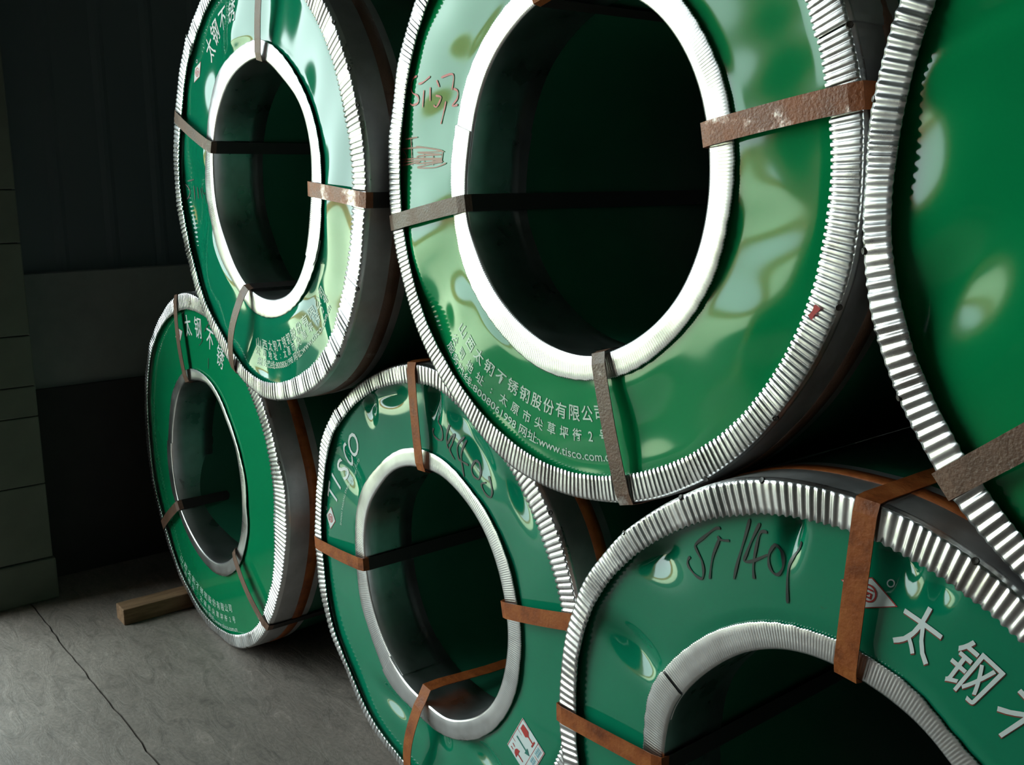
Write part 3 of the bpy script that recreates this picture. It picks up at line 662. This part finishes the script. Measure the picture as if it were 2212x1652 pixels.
# handling sticker with fragile, up and keep-dry marks
S0 = np.array((0.3490, -0.1709)); SU = np.array((0.4252, -0.2179)) - S0; SV = np.array((0.2987, -0.2570)) - S0
def sp(u, v): return S0 + SU * u + SV * v
def spoly(name, polys, m, raise_, parent=None):
    V = []; F = []
    for p in polys:
        k = len(V); V += [sp(*q) for q in p]; F.append(tuple(range(k, k + len(p))))
    return print_mesh(B2, name, V, F, m, raise_, parent)
cells = [[(i / 6, j / 6), ((i + 1) / 6, j / 6), ((i + 1) / 6, (j + 1) / 6), (i / 6, (j + 1) / 6)] for i in range(6) for j in range(6)]
stk = spoly('sticker', cells, PAPER, 0.0012)
stk['label'] = 'white handling sticker with red glass and umbrella marks'
def line(u0, v0, u1, v1, w=0.012):
    d = np.array((u1 - u0, v1 - v0)); d /= np.linalg.norm(d); n = np.array((-d[1], d[0])) * w
    return [(u0 - n[0], v0 - n[1]), (u1 - n[0], v1 - n[1]), (u1 + n[0], v1 + n[1]), (u0 + n[0], v0 + n[1])]
spoly('sticker_rule', [line(0, 0.36, 1, .36, .007), line(0, .68, 1, .68, .007), line(.0, .02, 1, .02, .007), line(.02, 0, .02, 1, .007), line(.98, 0, .98, 1, .007), line(0.72, 0, .72, 1, .006)], REDP, 0.0016, stk)
spoly('fragile_glass_mark', [[(.10, .10), (.34, .08), (.42, .18), (.34, .28), (.10, .26)], line(.40, .18, .62, .18, .018), line(.62, .09, .62, .27, .022)], REDP, 0.0018, stk)
spoly('up_arrow_mark', [line(.12, .52, .62, .52, .022), [(.54, .43), (.70, .52), (.54, .61)]], TEAL, 0.0018, stk)
spoly('keep_dry_umbrella_mark', [[(.40, .72), (.30, .76), (.26, .84), (.30, .92), (.40, .96)], line(.40, .84, .62, .84, .016), line(.12, .78, .22, .80, .012), line(.12, .90, .22, .90, .012)], REDP, 0.0018, stk)
spoly('sticker_caption', [line(.76, a, .92, a, .012) for a in (.10, .16, .22, .28, .44, .50, .56, .76, .84, .90)] + [line(b, .08, b, .30, .010) for b in (.80, .88)] + [line(b, .42, b, .60, .010) for b in (.80, .88)], BLUE, 0.0018, stk)

T3 = make_coil('T3', GREEN, (0.7960, -0.0154, 1.5299, 0.573), 'upper coil cut by the right edge, deep green face with bold ribbed silver rim', 246, math.radians(10), math.radians(300), 71,
    [waves(81, 6, 0.35, 0.6, 0.0040)],
    [(-0.545, 0.015, .050, .080, 0, .012), (-0.50, 0.11, .03, .02, 30, -.003), bump(-0.4311, -0.1768, .075, .045, 48, .22), bump(-0.4463, 0.1516, .09, .014, 20, .16)], 0.0015, edge=0.85)
for a, b, m, w, bow in ((222.4, 221.2, RUSTD, .038, .003), (40, 40, RUSTD, .034, .003), (130, 130, RUSTD, .034, .003), (310, 310, RUSTD, .034, .003)):
    strap(T3, a, b, m, w, bow)

B3 = make_coil('B3', GREEN_COOL_CAST, (0.2289, -0.0259, 0.5564, 0.5564), 'nearest floor coil at bottom right with black marker number on green', 250, math.radians(151.3), math.radians(250), 89,
    [waves(97, 6, 0.35, 0.6, 0.0024)],
    [bump(-0.3553, 0.3454, .042, .030, -12, .50), bump(-0.3917, 0.1565, .050, .022, -18, .52), bump(-0.0798, 0.4647, .010, .035, 0, .50), bump(0.0914, 0.4647, .020, .030, 15, .48), bump(0.1439, 0.4546, .012, .02, -10, .30)])
for a, b, m, w, bow in ((84.1, 85.3, RUST, .035, .003), (179.9, 181.7, RUST, .034, .003), (355, 355, RUST, .034, .003)):
    strap(B3, a, b, m, w, bow)
big_name(B3, [(72.76, 0.4204), (62.26, 0.4219), (52.27, 0.4237), (41.66, 0.4220)], 0.078, True)
logo(B3, 83.44, 0.4295, 0.040, 0.021)
pen(B3, 'marker_writing', DATA['W_B3'], INK, 0.0042)

bpy.data.objects.remove(_fo)

# ---- timber chock under the far coil
tb = box('timber_chock', (-2.475, -0.205, 0.0), (-2.395, 0.80, 0.058), WOOD, None, 0.004)
tag(tb, 'short square timber lying on the concrete under the far left coil', 'timber')
